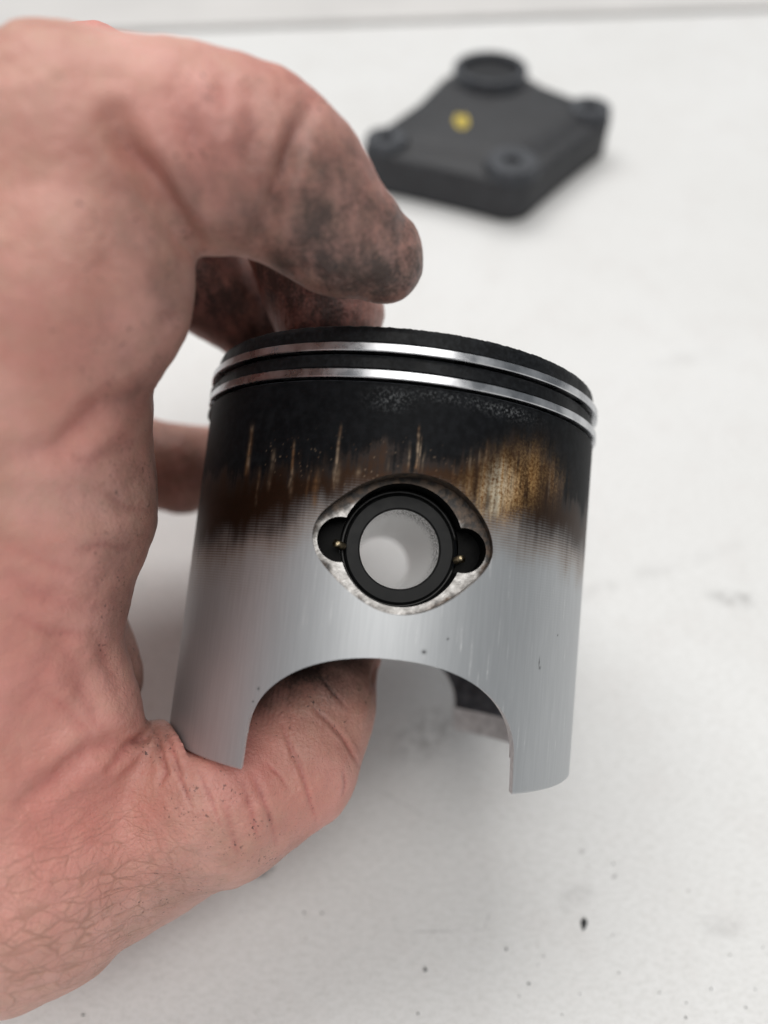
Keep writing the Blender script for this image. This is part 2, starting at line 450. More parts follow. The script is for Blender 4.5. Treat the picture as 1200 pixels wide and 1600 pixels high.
def tmp(V, F):
    me = bpy.data.meshes.new('cutter')
    me.from_pydata([tuple(x) for x in np.asarray(V)], [], [tuple(int(i) for i in f) for f in F]); me.update()
    bm = bmesh.new(); bm.from_mesh(me); bmesh.ops.recalc_face_normals(bm, faces=bm.faces); bm.to_mesh(me); bm.free()
    o = bpy.data.objects.new('cutter', me); COL.objects.link(o); return o

def circle(cx, cy, r, n=64): 
    t = np.linspace(0, 2 * math.pi, n, endpoint=False); return np.c_[cx + r * np.cos(t), cy + r * np.sin(t)]

def build_piston_body():
    fa = np.radians(np.r_[np.arange(-78, 78, 0.3), np.linspace(78, 282, 120, endpoint=False)])
    prof = [(29.35, -28.8), (29.78, -28.8), (30.0, -28.55)]
    prof += [(30.0, z) for z in np.arange(-28.4, 19.2, 0.2)]
    prof += [(30.0, 19.25), (29.9, 19.6), (29.7, 19.72), (27.3, 19.75), (27.3, 21.35), (29.55, 21.38), (29.7, 21.5)]
    prof += [(29.7, z) for z in np.arange(21.6, 23.1, 0.25)]
    prof += [(29.55, 23.15), (27.3, 23.18), (27.3, 24.72), (29.45, 24.75), (29.6, 24.9)]
    prof += [(29.6, z) for z in np.arange(25.1, 26.6, 0.25)]
    prof += [(29.45, 26.8), (29.15, 27.0), (28.7, 27.1), (24, 27.5), (15, 27.9), (6, 28.05)]
    V, Q = lathe(prof, fa, closed=False)
    m = len(fa); nrow = len(prof)
    F = [tuple(q) for q in Q]
    F.append(tuple(range(m - 1, -1, -1)))                        # bottom cap
    F.append(tuple((nrow - 1) * m + i for i in range(m)))        # crown centre
    body = tmp(V, F)
    body.name = 'body'
    cutters = []
    cutters.append(tmp(*prism_z(circle(0, 0, 28.5, 160), -40, -24.8)))
    cutters.append(tmp(*prism_z(circle(0, 0, 27.9, 160), -25.2, -12.4)))
    c = circle(0, 0, 27.9, 160); c[:, 1] = np.clip(c[:, 1], -20.5, 20.5)
    keep = [c[0]]
    for q in c[1:]:
        if np.linalg.norm(q - keep[-1]) > 0.05: keep.append(q)
    cutters.append(tmp(*prism_z(np.array(keep), -12.8, 19)))
    t = np.linspace(0, math.pi, 60)
    arch = np.vstack([np.c_[16.45 * np.sign(np.cos(t)) * np.abs(np.cos(t)) ** 0.93, -24.7 + 11.1 * np.sin(t) ** 0.95], [[-16.6, -30], [-16.9, -40], [16.9, -40], [16.7, -30]]])
    cutters.append(tmp(*prism_y(arch, -45, 45)))
    eye = resample_closed(EYE, 90)
    cutters.append(tmp(*prism_y(eye, -45, -26.2)))
    cutters.append(tmp(*prism_y(eye * [-1, 1], 26.2, 45)))
    cutters.append(tmp(*prism_y(circle(0, 0.25, 7.75, 72), -45, 45)))
    for sx in (-1, 1):
        for s in (-1, 1):
            cutters.append(tmp(*prism_y(circle(7.75 * sx, 0.1 if sx < 0 else 0.35, 2.85, 40), s * 28, s * 21.8)))
    bpy.context.view_layer.objects.active = body
    for cu in cutters:
        md = body.modifiers.new('cut', 'BOOLEAN'); md.operation = 'DIFFERENCE'; md.object = cu
        try: md.solver = 'MANIFOLD'
        except Exception: md.solver = 'EXACT'
    dg = bpy.context.evaluated_depsgraph_get(); dg.update()
    me = bpy.data.meshes.new_from_object(body.evaluated_get(dg))
    for o in cutters + [body]:
        dm = o.data; bpy.data.objects.remove(o); bpy.data.meshes.remove(dm)
    me.name = 'body'
    return me

me = build_piston_body()
nv = len(me.vertices)
co = np.empty(nv * 3, np.float32); me.vertices.foreach_get('co', co); co = co.reshape(-1, 3).astype(float)
az = np.arctan2(co[:, 0], -co[:, 1]); u = R * az; z = co[:, 2]
# soot, varnish and bare-metal maps on the skirt (u = arc length, z = height, mm)
st = vnoise1(u * 3.1 + 400, 1) * 0.5 + vnoise1(u * 9.0 + 900, 2) * 0.3 + vnoise1(u * 1.1 + 90, 3) * 0.6
st = (st - st.mean())
cl = fbm2(u * 0.35 + 50, z * 0.25 + 50, 5) - 0.5
edge = np.interp(u, [-47, -30, -22, -15, -11, -6, 0, 6, 9, 13, 18, 24, 30, 47], [6, 6, 6.8, 7.4, 8.0, 9.0, 9.4, 9.9, 11.2, 13.0, 12.2, 9.0, 7.5, 6])
soot = smooth01((z - edge - 0.7 - 5.0 * cl + 2.4 * st) / 4.2 + 0.5)
bed = np.interp(u, [-47, -30, -22, -15, -11, -6, 6, 11, 14, 20, 26, 47], [-3.5, -3.2, -2.0, 0.2, 2.2, 4, 4, 3.8, 3.0, 3.0, 2.0, 1])
brown = smooth01((z - bed + 1.0 - 3.5 * cl + 1.2 * st) / 9.0 + 0.40)
brown = np.maximum(brown, 0.22 * smooth01((z - bed + 7 - 4 * cl) / 7) * smooth01((-u - 10) / 8))
ga = (u - 12.6) * 0.80 + (z - 8.6) * 0.60; gb = -(u - 12.6) * 0.60 + (z - 8.6) * 0.80
gold = 1.35 * np.exp(-((ga / 4.8) ** 2 + (gb / 2.8) ** 2))
gold = np.maximum(gold, 0.30 * np.exp(-(((u - 17.5) / 5.0) ** 2 + ((z - 10.6) / 2.6) ** 2)))
sg = vnoise1(u * 5.0 + 700, 81) * .5 + vnoise1(u * 1.7 + 77, 82) * .6 + 0.35 * (fbm2(u * 2.2 + 90, z * 0.5 + 9, 83, 3) - .5) - .5
gold = np.clip(gold * (0.85 + 1.3 * sg + 1.6 * cl), 0, 1)
glint = np.clip(2.2 * np.exp(-(((u - 10.6 - 0.25 * (z - 8)) / 2.3) ** 2 + ((z - 8.0) / 3.2) ** 2)) * (0.8 + 1.2 * cl + 0.7 * st), 0, 1)
def streak(us, z0, z1, w, a, wob=0.3):
    c = us + wob * (vnoise1(z * 0.5 + us * 7, 11) - 0.5)
    e = smooth01((z - z0) / 1.2) * smooth01((z1 - z) / 2.0)
    br = 0.55 + 0.9 * (vnoise1(z * 2.5 + us * 3, 12) - 0.3)
    return np.clip(a * np.exp(-((u - c) / w) ** 2) * e * br, 0, 1)
tan = np.zeros(nv)
scr = np.zeros(nv)
for s_ in range(70):
    us = RNG.uniform(-12, 30); za = RNG.uniform(-26, -3); ln_ = RNG.uniform(1.0, 6.0)
    scr = np.maximum(scr, streak(us, za, za + ln_, RNG.uniform(0.05, 0.11), RNG.uniform(0.15, 0.7) * (1.2 if 3 < us < 16 else 0.5), 0.1))
for s in [(-23.0, 7.0, 15.0, 0.34, 1.0), (-15.4, 5.5, 12.5, 0.16, .95), (-15.1, 4, 9, 0.25, .5), (-9.4, 5.5, 14.6, 0.15, 1.0), (-9.2, 5.5, 10, 0.4, .4), (-11.7, 3, 9, 0.35, .8), (-18.6, 5, 11.5, 0.3, .45),
          (0.4, 8.4, 15.2, 0.13, 1.0), (0.75, 8.6, 14, 0.1, .7), (-0.5, 8.6, 13, 0.12, .55), (1.3, 8.5, 12.5, 0.1, .5), (7.2, 7, 13.2, 0.13, .5), (8.5, 7.5, 13.5, 0.11, .6), (9.4, 8, 14.5, 0.12, .55), (-6.5, 7.2, 9.6, 0.3, .5), (-12.8, 4, 8.5, .15, .4),
          (16, 9, 15.5, .12, .5), (20, 7, 14, .15, .45), (5.2, 8, 11.5, 0.12, .5), (-20.5, 3, 9, .2, .45), (-2.8, 8.2, 11, .1, .45)]:
    tan = np.maximum(tan, streak(*s))
spk = (RNG.random(nv) > 0.985) * smooth01((14.5 - z) / 5) * smooth01((z - 5) / 2) * (np.abs(u) < 20) * 0.7
tan = np.maximum(tan * 0.85, spk * 0.5)
scuff = np.exp(-(((u + 3.5) / 2.2) ** 2 + ((z - 17.6) / 1.2) ** 2)) + 0.9 * np.exp(-(((u - 12) / 4) ** 2 + ((z - 18.3) / .8) ** 2)) + 0.6 * np.exp(-(((u - 4) / 6) ** 2 + ((z - 18.7) / .7) ** 2))
scuff = np.clip(scuff, 0, 1)
soot[z > 19.3] = 1
for (du, dz, ru, rz) in ((3.6, -12.4, .26, .24), (20.9, -12.6, .09, .55), (21.1, -13.3, .2, .18), (-16.4, -19.0, .2, .2), (-17.0, -20.6, .14, .14), (6.4, -10.6, .14, .14), (25.0, -9.0, .12, .12), (10.6, 5.6, .55, .6)):
    soot = np.maximum(soot, np.clip(1.0 * np.exp(-(((u - du) / ru) ** 2 + ((z - dz) / rz) ** 2)), 0, 1))

# recess floor: sooty towards the top and right, rubbed bright low down
rec = np.clip(0.62 + (z + 0.25 * co[:, 0] - 1.5) / 11.0, 0, 1)
rim = np.clip(np.abs(co[:, 1]) - 26.6, 0, 1)
pn = len(me.polygons)
ctrp = np.empty(pn * 3, np.float32); me.polygons.foreach_get('center', ctrp); ctrp = ctrp.reshape(-1, 3)
nrm = np.empty(pn * 3, np.float32); me.polygons.foreach_get('normal', nrm); nrm = nrm.reshape(-1, 3)
rho = np.hypot(ctrp[:, 0], ctrp[:, 1]); rad = (nrm[:, 0] * ctrp[:, 0] + nrm[:, 1] * ctrp[:, 1]) / np.maximum(rho, 1e-6)
outer = (rho > 29.3) & (rad > 0.6) & (ctrp[:, 2] < 19.7)
land = (ctrp[:, 2] >= 19.7)
inner = ~outer & ~land
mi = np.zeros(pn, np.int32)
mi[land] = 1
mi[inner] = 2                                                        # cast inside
mi[inner & (ctrp[:, 2] < -24.9) & (rho > 28) & (rad < -0.6)] = 3     # machined lip
isarch = inner & (np.abs(rad) < 0.6) & (ctrp[:, 2] < -13) & (rho > 27)
mi[isarch] = 3
mi[inner & (nrm[:, 2] < -0.8) & (ctrp[:, 2] < -28)] = 3
eyef = inner & (np.abs(ctrp[:, 1]) > 25.9) & (np.abs(ctrp[:, 0]) < 11.6) & (np.abs(ctrp[:, 2]) < 9.2)
mi[eyef] = 4
bore = inner & (np.abs(ctrp[:, 1]) > 20) & (np.abs(ctrp[:, 1]) < 26.15) & (np.hypot(ctrp[:, 0], ctrp[:, 2]) < 10.9) & (np.abs(nrm[:, 1]) < 0.5)
mi[bore] = 5
earf = inner & (np.abs(np.abs(ctrp[:, 1]) - 21.8) < 0.1) & (np.abs(nrm[:, 1]) > 0.9) & (np.hypot(ctrp[:, 0], ctrp[:, 2]) < 10.9)
mi[earf] = 5
isrec = (np.abs(np.abs(co[:, 1]) - 26.2) < 0.05) & (np.hypot(co[:, 0], co[:, 1]) < 29.6) & (np.abs(co[:, 0]) < 11.5)
soot = np.where(isrec, rec, soot)
rimw = smooth01((z - 25.9) / 0.9) * smooth01((np.hypot(co[:, 0], co[:, 1]) - 26) / 2)
rn = fbm2(u * 2.6 + 300, z * 2.0 + 40, 61, 3) - 0.5
co2 = co.copy(); lug = np.exp(-((np.degrees(az) + 85) / 7.5) ** 2) * (0.85 * smooth01((z - 21.0) / 0.6) * smooth01((24 - z) / 1.2) + 0.5 * smooth01((z - 17.8) / 0.8) * (z < 19.8)) * (np.hypot(co[:, 0], co[:, 1]) > 29)
co2[:, :2] *= (1 + lug / 30)[:, None]; co2[:, 2] += rimw * rn * 0.11; co2[:, :2] *= (1 + rimw * rn * 0.0035)[:, None]
me.vertices.foreach_set('co', co2.astype(np.float32).ravel())
attr(me, 'soot', soot); attr(me, 'brown', brown); attr(me, 'gold', gold); attr(me, 'tan', tan); attr(me, 'scr', scr); attr(me, 'glint', glint); attr(me, 'scuff', scuff)
me.transform(Matrix.Scale(MM, 4))
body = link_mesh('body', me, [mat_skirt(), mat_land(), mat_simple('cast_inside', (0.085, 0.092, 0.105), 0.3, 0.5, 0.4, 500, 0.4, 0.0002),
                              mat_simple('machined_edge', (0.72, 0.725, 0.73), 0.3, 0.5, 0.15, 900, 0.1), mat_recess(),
                              mat_simple('shade_black_bore', (0.006, 0.006, 0.006), 0.1, 0.4, 0.5, 900, 0.2, spec=0.05)], piston, True, 32)  # near-black colour stands in for deep shade in bore and side slots
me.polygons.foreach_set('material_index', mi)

# piston rings, each with its end gap
def piston_ring(z0, z1, gap_deg, gap_w):
    a = np.radians(np.linspace(gap_deg + gap_w, gap_deg + 360 - gap_w, 260))
    pr = np.array([(27.7, z0), (30.3, z0), (30.42, z0 + .1), (30.42, z1 - .1), (30.3, z1), (27.7, z1)])
    V = np.stack([pr[:, 0][:, None] * np.sin(a), -pr[:, 0][:, None] * np.cos(a), np.repeat(pr[:, 1][:, None], len(a), 1)], -1).reshape(-1, 3)
    n, m = len(pr), len(a)
    F = [(i * m + j, i * m + j + 1, ((i + 1) % n) * m + j + 1, ((i + 1) % n) * m + j) for i in range(n) for j in range(m - 1)]
    F += [tuple(i * m for i in range(n)), tuple(i * m + m - 1 for i in range(n - 1, -1, -1))]
    return V, F
ring_m = mat_ring()
for z0, z1, g in ((20.02, 21.12, -76.0), (23.42, 24.5, 96.0)):
    V, F = piston_ring(z0, z1, g, 2.0)
    obj('piston_ring', V * MM, F, ring_m, piston, True, 30)

# wrist pin: black steel tube with a bright worn bore
pr = [(5.15, -22.4), (5.28, -22.78), (5.36, -22.85), (6.85, -22.85), (7.12, -22.6), (7.12, 22.6), (6.85, 22.85), (5.36, 22.85), (5.28, 22.78), (5.15, 22.4)]
V, Q = lathe(pr, np.linspace(0, 2 * math.pi, 96, endpoint=False), axis='Y', closed=False)
V[:, 2] += -0.05
obj('wrist_pin', V * MM, Q, mat_simple('black_oxide_steel', (0.012, 0.0125, 0.013), 0.2, 0.5, 0.25, 700, 0.12, spec=0.25), piston, True, 25)
wp = piston.children[-1]
pb = [(5.15, y) for y in np.linspace(-22.4, 22.4, 60)]
V, Q = lathe(pb, np.linspace(0, 2 * math.pi, 96, endpoint=False), axis='Y', closed=False)
V[:, 2] += -0.05
bo = obj('pin_bore', V * MM, Q[:, ::-1], mat_pin_bore(), wp, True)
a = np.arctan2(V[:, 2], V[:, 0])
attr(bo.data, 'specks', np.clip(np.cos(a - math.radians(35)) * 0.6 + 0.5, 0, 1) * smooth01((-8 - V[:, 1]) / 12))

def tube(path, r, n=10):
    P = np.array(path, float); T = np.gradient(P, axis=0); T /= np.linalg.norm(T, axis=1)[:, None]
    ref = np.array([0, 1.0, 0.02]); V = []
    for p, t in zip(P, T):
        a = np.cross(t, ref); a /= np.linalg.norm(a); b = np.cross(t, a)
        for k in range(n):
            th = 2 * math.pi * k / n; V.append(p + r * (math.cos(th) * a + math.sin(th) * b))
    m = len(P)
    F = [(i * n + k, i * n + (k + 1) % n, (i + 1) * n + (k + 1) % n, (i + 1) * n + k) for i in range(m - 1) for k in range(n)]
    F += [tuple(range(n - 1, -1, -1)), tuple((m - 1) * n + k for k in range(n))]
    return np.array(V), F
clipk = mat_simple('blackened_wire', (0.03, 0.03, 0.03), 0.6, 0.45, 0.3, 1200, 0.2)
clipm = mat_simple('circlip_wire', (0.50, 0.41, 0.27), 1.0, 0.35, 0.45, 1200, 0.6, 0.0003)
for s in (-1, 1):
    t = np.radians(np.linspace(14, 346, 80) if s < 0 else np.linspace(14, 346, 80))
    path = [(7.4 * math.cos(x), s * 22.0, 7.4 * math.sin(x) + 0.05) for x in t]
    path = path
    if s < 0: pass
    V, F = tube(path, 0.28)
    obj('circlip', V * MM, F, clipk, piston, True)
    V, F = tube([(-7.2, s * 23.6, -0.6), (-7.9, s * 24.2, -0.4), (-8.3, s * 24.6, -0.3)], 0.5)
    obj('circlip_end', V * MM, F, clipm, piston, True)
    V, F = tube([(7.2, s * 23.3, -0.9), (7.7, s * 23.7, -0.6), (8.0, s * 24.3, -0.6)], 0.5)
    obj('circlip_end', V * MM, F, clipm, piston, True)

# ------------------------------------------------------------------ hand: one continuous surface grown from a blended distance field
GH = 0.55
BOX0, BOX1 = np.array([-118.0, -76.0, 66.0]), np.array([6.0, 74.0, 180.0])
SH = np.ceil((BOX1 - BOX0) / GH).astype(int) + 1
AX = [(BOX0[i] + GH * np.arange(SH[i])).astype(np.float32) for i in range(3)]
FLD = np.full(SH, 30.0, np.float32)

def smin_into(a, b, k):
    """put round cone a-b (each px, py, depth, radius) into the field with blend k"""
    A, B = at(*a[:3]), at(*b[:3]); ra, rb = a[3], b[3]
    lo = np.minimum(A - ra, B - rb) - k - 6; hi = np.maximum(A + ra, B + rb) + k + 6
    i0 = np.clip(np.floor((lo - BOX0) / GH).astype(int), 0, SH); i1 = np.clip(np.ceil((hi - BOX0) / GH).astype(int) + 1, 0, SH)
    if (i1 <= i0).any(): return
    sl = tuple(slice(p, q) for p, q in zip(i0, i1))
    X, Y, Z = AX[0][sl[0]][:, None, None], AX[1][sl[1]][None, :, None], AX[2][sl[2]][None, None, :]
    L = float((B - A) @ (B - A)); d = [float(t) for t in B - A]; A = [float(t) for t in A]
    h = np.clip(((X - A[0]) * d[0] + (Y - A[1]) * d[1] + (Z - A[2]) * d[2]) / max(L, 1e-6), 0, 1).astype(np.float32)
    D = np.sqrt((X - A[0] - h * d[0]) ** 2 + (Y - A[1] - h * d[1]) ** 2 + (Z - A[2] - h * d[2]) ** 2) - (ra + (rb - ra) * h)
    F = FLD[sl]
    hh = np.maximum(k - np.abs(F - D), 0) / k
    FLD[sl] = np.minimum(F, D) - hh * hh * k * 0.25

def chain(pts, k, k0=None):
    for n, (a, b) in enumerate(zip(pts[:-1], pts[1:])):
        smin_into(a, b, k if n or k0 is None else k0)

# palm and wrist
chain([(60, 645, 94, 13.3), (36, 790, 97, 15.4), (-24, 950, 98, 16), (-60, 1110, 101, 18), (20, 1340, 104, 16.5)], 4)
chain([(0, 705, 96, 14), (-40, 730, 118, 13), (-40, 760, 140, 10.5)], 5)
chain([(-70, 960, 100, 16), (-90, 950, 120, 15), (-80, 930, 138, 12)], 6)
chain([(-60, 760, 93, 15), (-200, 950, 104, 20), (-350, 1220, 112, 24), (-700, 1300, 118, 22)], 8)
chain([(-40, 760, 138, 11), (-350, 1200, 125, 22)], 8)
chain([(20, 1340, 104, 16.5), (-350, 1260, 112, 24)], 8)
chain([(50, 880, 113, 11.5), (112, 1065, 111, 9.2), (60, 1150, 108, 9)], 2)
chain([(40, 1020, 98, 10.5), (95, 1120, 100, 9.3), (150, 1210, 103, 7.5)], 3)
# thumb
chain([(20, 1340, 105, 16.4), (215, 1290, 112, 13.0), (345, 1237, 107, 11.2), (450, 1190, 110, 9.7)], 4)
chain([(450, 1190, 110, 9.6), (487, 1110, 115, 9.2), (528, 1022, 121, 6.9)], 2.5)
# index finger: three segments with little blending so the flesh folds at the joints
chain([(-60, 760, 93, 15), (118, 432, 84, 12.2), (112, 225, 81, 10.5)], 3)
smin_into((50, 232, 82, 10.2), (112, 225, 81, 10.5), 3)
chain([(112, 222, 81, 10.4), (300, 238, 83, 10.3), (385, 250, 84.5, 9.9), (455, 286, 86, 8.7)], 1.2, 1.2)
chain([(453, 288, 86, 8.8), (524, 364, 89, 7.1), (594, 402, 92, 5.5)], 1.6)
# middle finger
chain([(-20, 690, 112, 12), (160, 168, 104, 9.4), (440, 275, 116, 9.0), (514, 488, 121, 8.9)], 1.5)
# ring finger
chain([(-30, 720, 127, 11), (120, 330, 122, 9), (300, 428, 128, 8.3), (440, 525, 140, 8)], 1.5)
# little finger
chain([(-40, 760, 140, 10.5), (120, 700, 150, 8.8), (285, 735, 152, 8.5), (400, 722, 160, 7.6), (470, 700, 163, 7)], 1.5)

# the piston presses its own shape into the flesh
X, Y, Z = np.meshgrid(*AX, indexing='ij', sparse=True)
PM_ = PM; dx, dy, dz = X - float(PT[0]), Y - float(PT[1]), Z - float(PT[2])
qx = float(PM[0, 0]) * dx + float(PM[1, 0]) * dy + float(PM[2, 0]) * dz
qy = float(PM[0, 1]) * dx + float(PM[1, 1]) * dy + float(PM[2, 1]) * dz
qz = float(PM[0, 2]) * dx + float(PM[1, 2]) * dy + float(PM[2, 2]) * dz
rh = np.sqrt(qx * qx + qy * qy)
wall = np.maximum(np.maximum(np.abs(rh - 29.0) - 1.25, -28.95 - qz), qz - 20)
archd = 11.1 * (1 - np.sqrt((qx / 16.4) ** 2 + (np.maximum(qz + 24.7, 0) / 11.1) ** 2))     # >0 inside the cut-out
wall = np.maximum(wall, archd)
top = np.maximum(np.maximum(rh - 30.3, 19 - qz), qz - 27.6)
cv = -np.minimum(wall, top); hh = np.maximum(1.6 - np.abs(FLD - cv), 0) / 1.6
FLD = (np.maximum(FLD, cv) + hh * hh * 0.4).astype(np.float32)
del wall, archd, top, rh, qx, qy, qz
FLD[0] = 5; FLD[-1] = 5; FLD[:, 0] = 5; FLD[:, -1] = 5; FLD[:, :, 0] = 5; FLD[:, :, -1] = 5

def surface_nets(F, o, h):
    s = F < 0
    c = [s[i:i + s.shape[0] - 1, j:j + s.shape[1] - 1, k:k + s.shape[2] - 1] for i in (0, 1) for j in (0, 1) for k in (0, 1)]
    n = np.zeros(c[0].shape, np.int8)
    for q in c: n += q
    act = (n > 0) & (n < 8)
    I = np.argwhere(act); ids = np.full(act.shape, -1, np.int64); ids[act] = np.arange(len(I))
    P = np.zeros((len(I), 3)); cnt = np.zeros(len(I))
    corner = [(i, j, k) for i in (0, 1) for j in (0, 1) for k in (0, 1)]
    val = {q: F[I[:, 0] + q[0], I[:, 1] + q[1], I[:, 2] + q[2]].astype(float) for q in corner}
    for a in corner:
        for ax in range(3):
            if a[ax]: continue
            b = tuple(1 if t == ax else a[t] for t in range(3))
            va, vb = val[a], val[b]; m = (va < 0) != (vb < 0)
            t = np.where(m, va / np.where(m, va - vb, 1), 0)
            for x in range(3): P[:, x] += np.where(m, a[x] + (t if x == ax else 0), 0)
            cnt += m
    P = o + h * (I + P / cnt[:, None])
    quads = []
    for ax in range(3):
        u_, v_ = (ax + 1) % 3, (ax + 2) % 3
        A = s.take(range(s.shape[ax] - 1), ax); Bb = s.take(range(1, s.shape[ax]), ax)
        E = np.argwhere(A != Bb)
        E = E[(E[:, u_] > 0) & (E[:, v_] > 0) & (E[:, u_] < s.shape[u_] - 1) & (E[:, v_] < s.shape[v_] - 1)]
        ins = s[E[:, 0], E[:, 1], E[:, 2]]
        def idx(du, dv):
            q = E.copy(); q[:, u_] += du; q[:, v_] += dv; return ids[q[:, 0], q[:, 1], q[:, 2]]
        q = np.stack([idx(-1, -1), idx(0, -1), idx(0, 0), idx(-1, 0)], 1)
        q[~ins] = q[~ins][:, ::-1]
        quads.append(q)
    Q = np.vstack(quads)
    return P, Q[(Q >= 0).all(1)]

V, Q = surface_nets(FLD, BOX0, GH)
del FLD
# keep the largest connected piece
lab = np.arange(len(V))
E = np.vstack([Q[:, [0, 1]], Q[:, [1, 2]], Q[:, [2, 3]], Q[:, [3, 0]]])
while True:
    l2 = lab.copy(); np.minimum.at(l2, E[:, 0], lab[E[:, 1]]); np.minimum.at(l2, E[:, 1], lab[E[:, 0]]); l2 = l2[l2]
    if (l2 == lab).all(): break
    lab = l2
big = np.bincount(lab).argmax(); keep = lab == big
remap = np.cumsum(keep) - 1; Q = remap[Q[keep[Q].all(1)]]; V = V[keep]
E = np.vstack([Q[:, [0, 1]], Q[:, [1, 2]], Q[:, [2, 3]], Q[:, [3, 0]]])
deg = np.bincount(E.ravel(), minlength=len(V))[:, None]
def lap(P):
    s_ = np.stack([np.bincount(E[:, 0], P[E[:, 1], k], len(P)) + np.bincount(E[:, 1], P[E[:, 0], k], len(P)) for k in range(3)], 1)
    return s_ / deg - P
for it in range(4):
    V = V + 0.5 * lap(V); V = V - 0.52 * lap(V)
def normals(P):
    fn = np.cross(P[Q[:, 2]] - P[Q[:, 0]], P[Q[:, 3]] - P[Q[:, 1]]); N = np.zeros_like(P)
    for k in range(4):
        for x in range(3): N[:, x] += np.bincount(Q[:, k], fn[:, x], len(P))
    return N / np.maximum(np.linalg.norm(N, axis=1), 1e-9)[:, None]
N = normals(V)
if np.einsum('ij,ij->i', N, V - V.mean(0)).mean() < 0:
    Q = Q[:, ::-1]; N = -N

def refine(P, Qd):
    n = len(P); ed = np.sort(np.vstack([Qd[:, [0, 1]], Qd[:, [1, 2]], Qd[:, [2, 3]], Qd[:, [3, 0]]]), 1)
    key = ed[:, 0].astype(np.int64) * n + ed[:, 1]
    uq, inv = np.unique(key, return_inverse=True); inv = inv.reshape(4, -1).T + n
    a_, b_ = uq // n, uq % n
    P2 = np.vstack([P, 0.5 * (P[a_] + P[b_]), P[Qd].mean(1)]); c_ = n + len(uq) + np.arange(len(Qd))
    q = [np.stack([Qd[:, i], inv[:, i], c_, inv[:, i - 1]], 1) for i in range(4)]
    return P2, np.vstack(q)
V, Q = refine(V, Q)
E = np.unique(np.sort(np.vstack([Q[:, [0, 1]], Q[:, [1, 2]], Q[:, [2, 3]], Q[:, [3, 0]]]), 1), axis=0)
deg = np.bincount(E.ravel(), minlength=len(V))[:, None]
for it in range(3):
    V = V + 0.5 * lap(V); V = V - 0.5 * lap(V)
N = normals(V)
# creases and folds: lines over the skin facing the photographer (x, y in photograph pixels), width and depth in mm
CREASES = [
    ([(303, 375), (250, 295), (205, 240), (178, 188)], 1.2, 1.6, 90), ([(478, 172), (452, 240), (425, 320), (405, 375)], 1.0, 0.85, 95),
    ([(275, 125), (290, 180), (312, 240), (325, 300)], 1.5, 0.75, 90), ([(390, 150), (396, 200), (392, 250)], 1.2, 0.5, 90), ([(465, 180), (448, 230), (430, 300)], .6, .3, 95), ([(350, 130), (345, 190)], 1.0, .25, 90),
    ([(222, 612), (160, 640), (90, 700), (20, 715)], 1.4, 0.9, 100), ([(210, 690), (140, 720), (60, 705)], 1.1, 0.3, 100), ([(178, 945), (130, 950), (60, 930), (0, 880)], 1.4, 0.55, 105), ([(0, 850), (70, 880), (150, 905)], 1.1, .3, 105),
    ([(215, 1148), (180, 1165), (140, 1175), (95, 1210), (40, 1250)], 1.2, 1.0, 110), ([(238, 1142), (228, 1152), (205, 1165), (170, 1200)], 0.6, 1.3, 110), ([(245, 1150), (252, 1180), (258, 1205), (250, 1225)], 0.42, 0.8, 112), ([(262, 1150), (275, 1190), (282, 1210)], 0.34, 0.5, 112),
    ([(100, 1000), (130, 1080), (150, 1130), (180, 1160)], 1.3, 0.4, 105), ([(110, 980), (60, 1060), (20, 1140)], 1.4, .3, 105),
    ([(490, 1108), (515, 1130), (540, 1155), (552, 1178), (560, 1195)], 0.34, 0.42, 122), ([(448, 1150), (467, 1190), (478, 1225), (485, 1255), (495, 1282)], 0.34, 0.42, 122),
    ([(395, 1210), (410, 1245), (424, 1285), (432, 1320)], 0.5, 0.30, 122), ([(380, 1225), (392, 1265), (402, 1310)], 0.45, 0.25, 122), ([(535, 1200), (540, 1225), (536, 1242)], .3, .22, 122), ([(350, 1250), (360, 1290), (372, 1340)], .8, .2, 120),
    ([(265, 1185), (285, 1225), (300, 1262)], .3, .28, 115), ([(310, 1205), (330, 1250), (345, 1290)], .32, .25, 118), ([(415, 1190), (440, 1215), (452, 1235)], .28, .22, 120), ([(440, 1130), (452, 1160), (458, 1190)], .3, .28, 120), ([(500, 1060), (520, 1085), (545, 1110)], .3, .2, 122),
    ([(150, 1000), (170, 1040), (182, 1075)], .9, .3, 104), ([(20, 960), (80, 990), (140, 990)], 1.0, .35, 104), ([(60, 1080), (110, 1110), (140, 1150)], 1.0, .3, 104), ([(240, 520), (255, 500), (285, 490)], .9, .2, 92), ([(150, 760), (190, 790), (225, 800)], .9, .2, 100), ([(120, 860), (160, 850), (205, 860)], .9, .2, 100),
    ([(588, 1035), (583, 1060), (588, 1092)], .45, .45, 125)]
px = 600 + FPX * V[:, 0] / V[:, 2]; py = 800 + FPX * V[:, 1] / V[:, 2]
view = V / np.linalg.norm(V, axis=1)[:, None]
face = smooth01((-(N * view).sum(1) + 0.15) / 0.35)
disp = np.zeros(len(V)); cdirt = np.zeros(len(V))
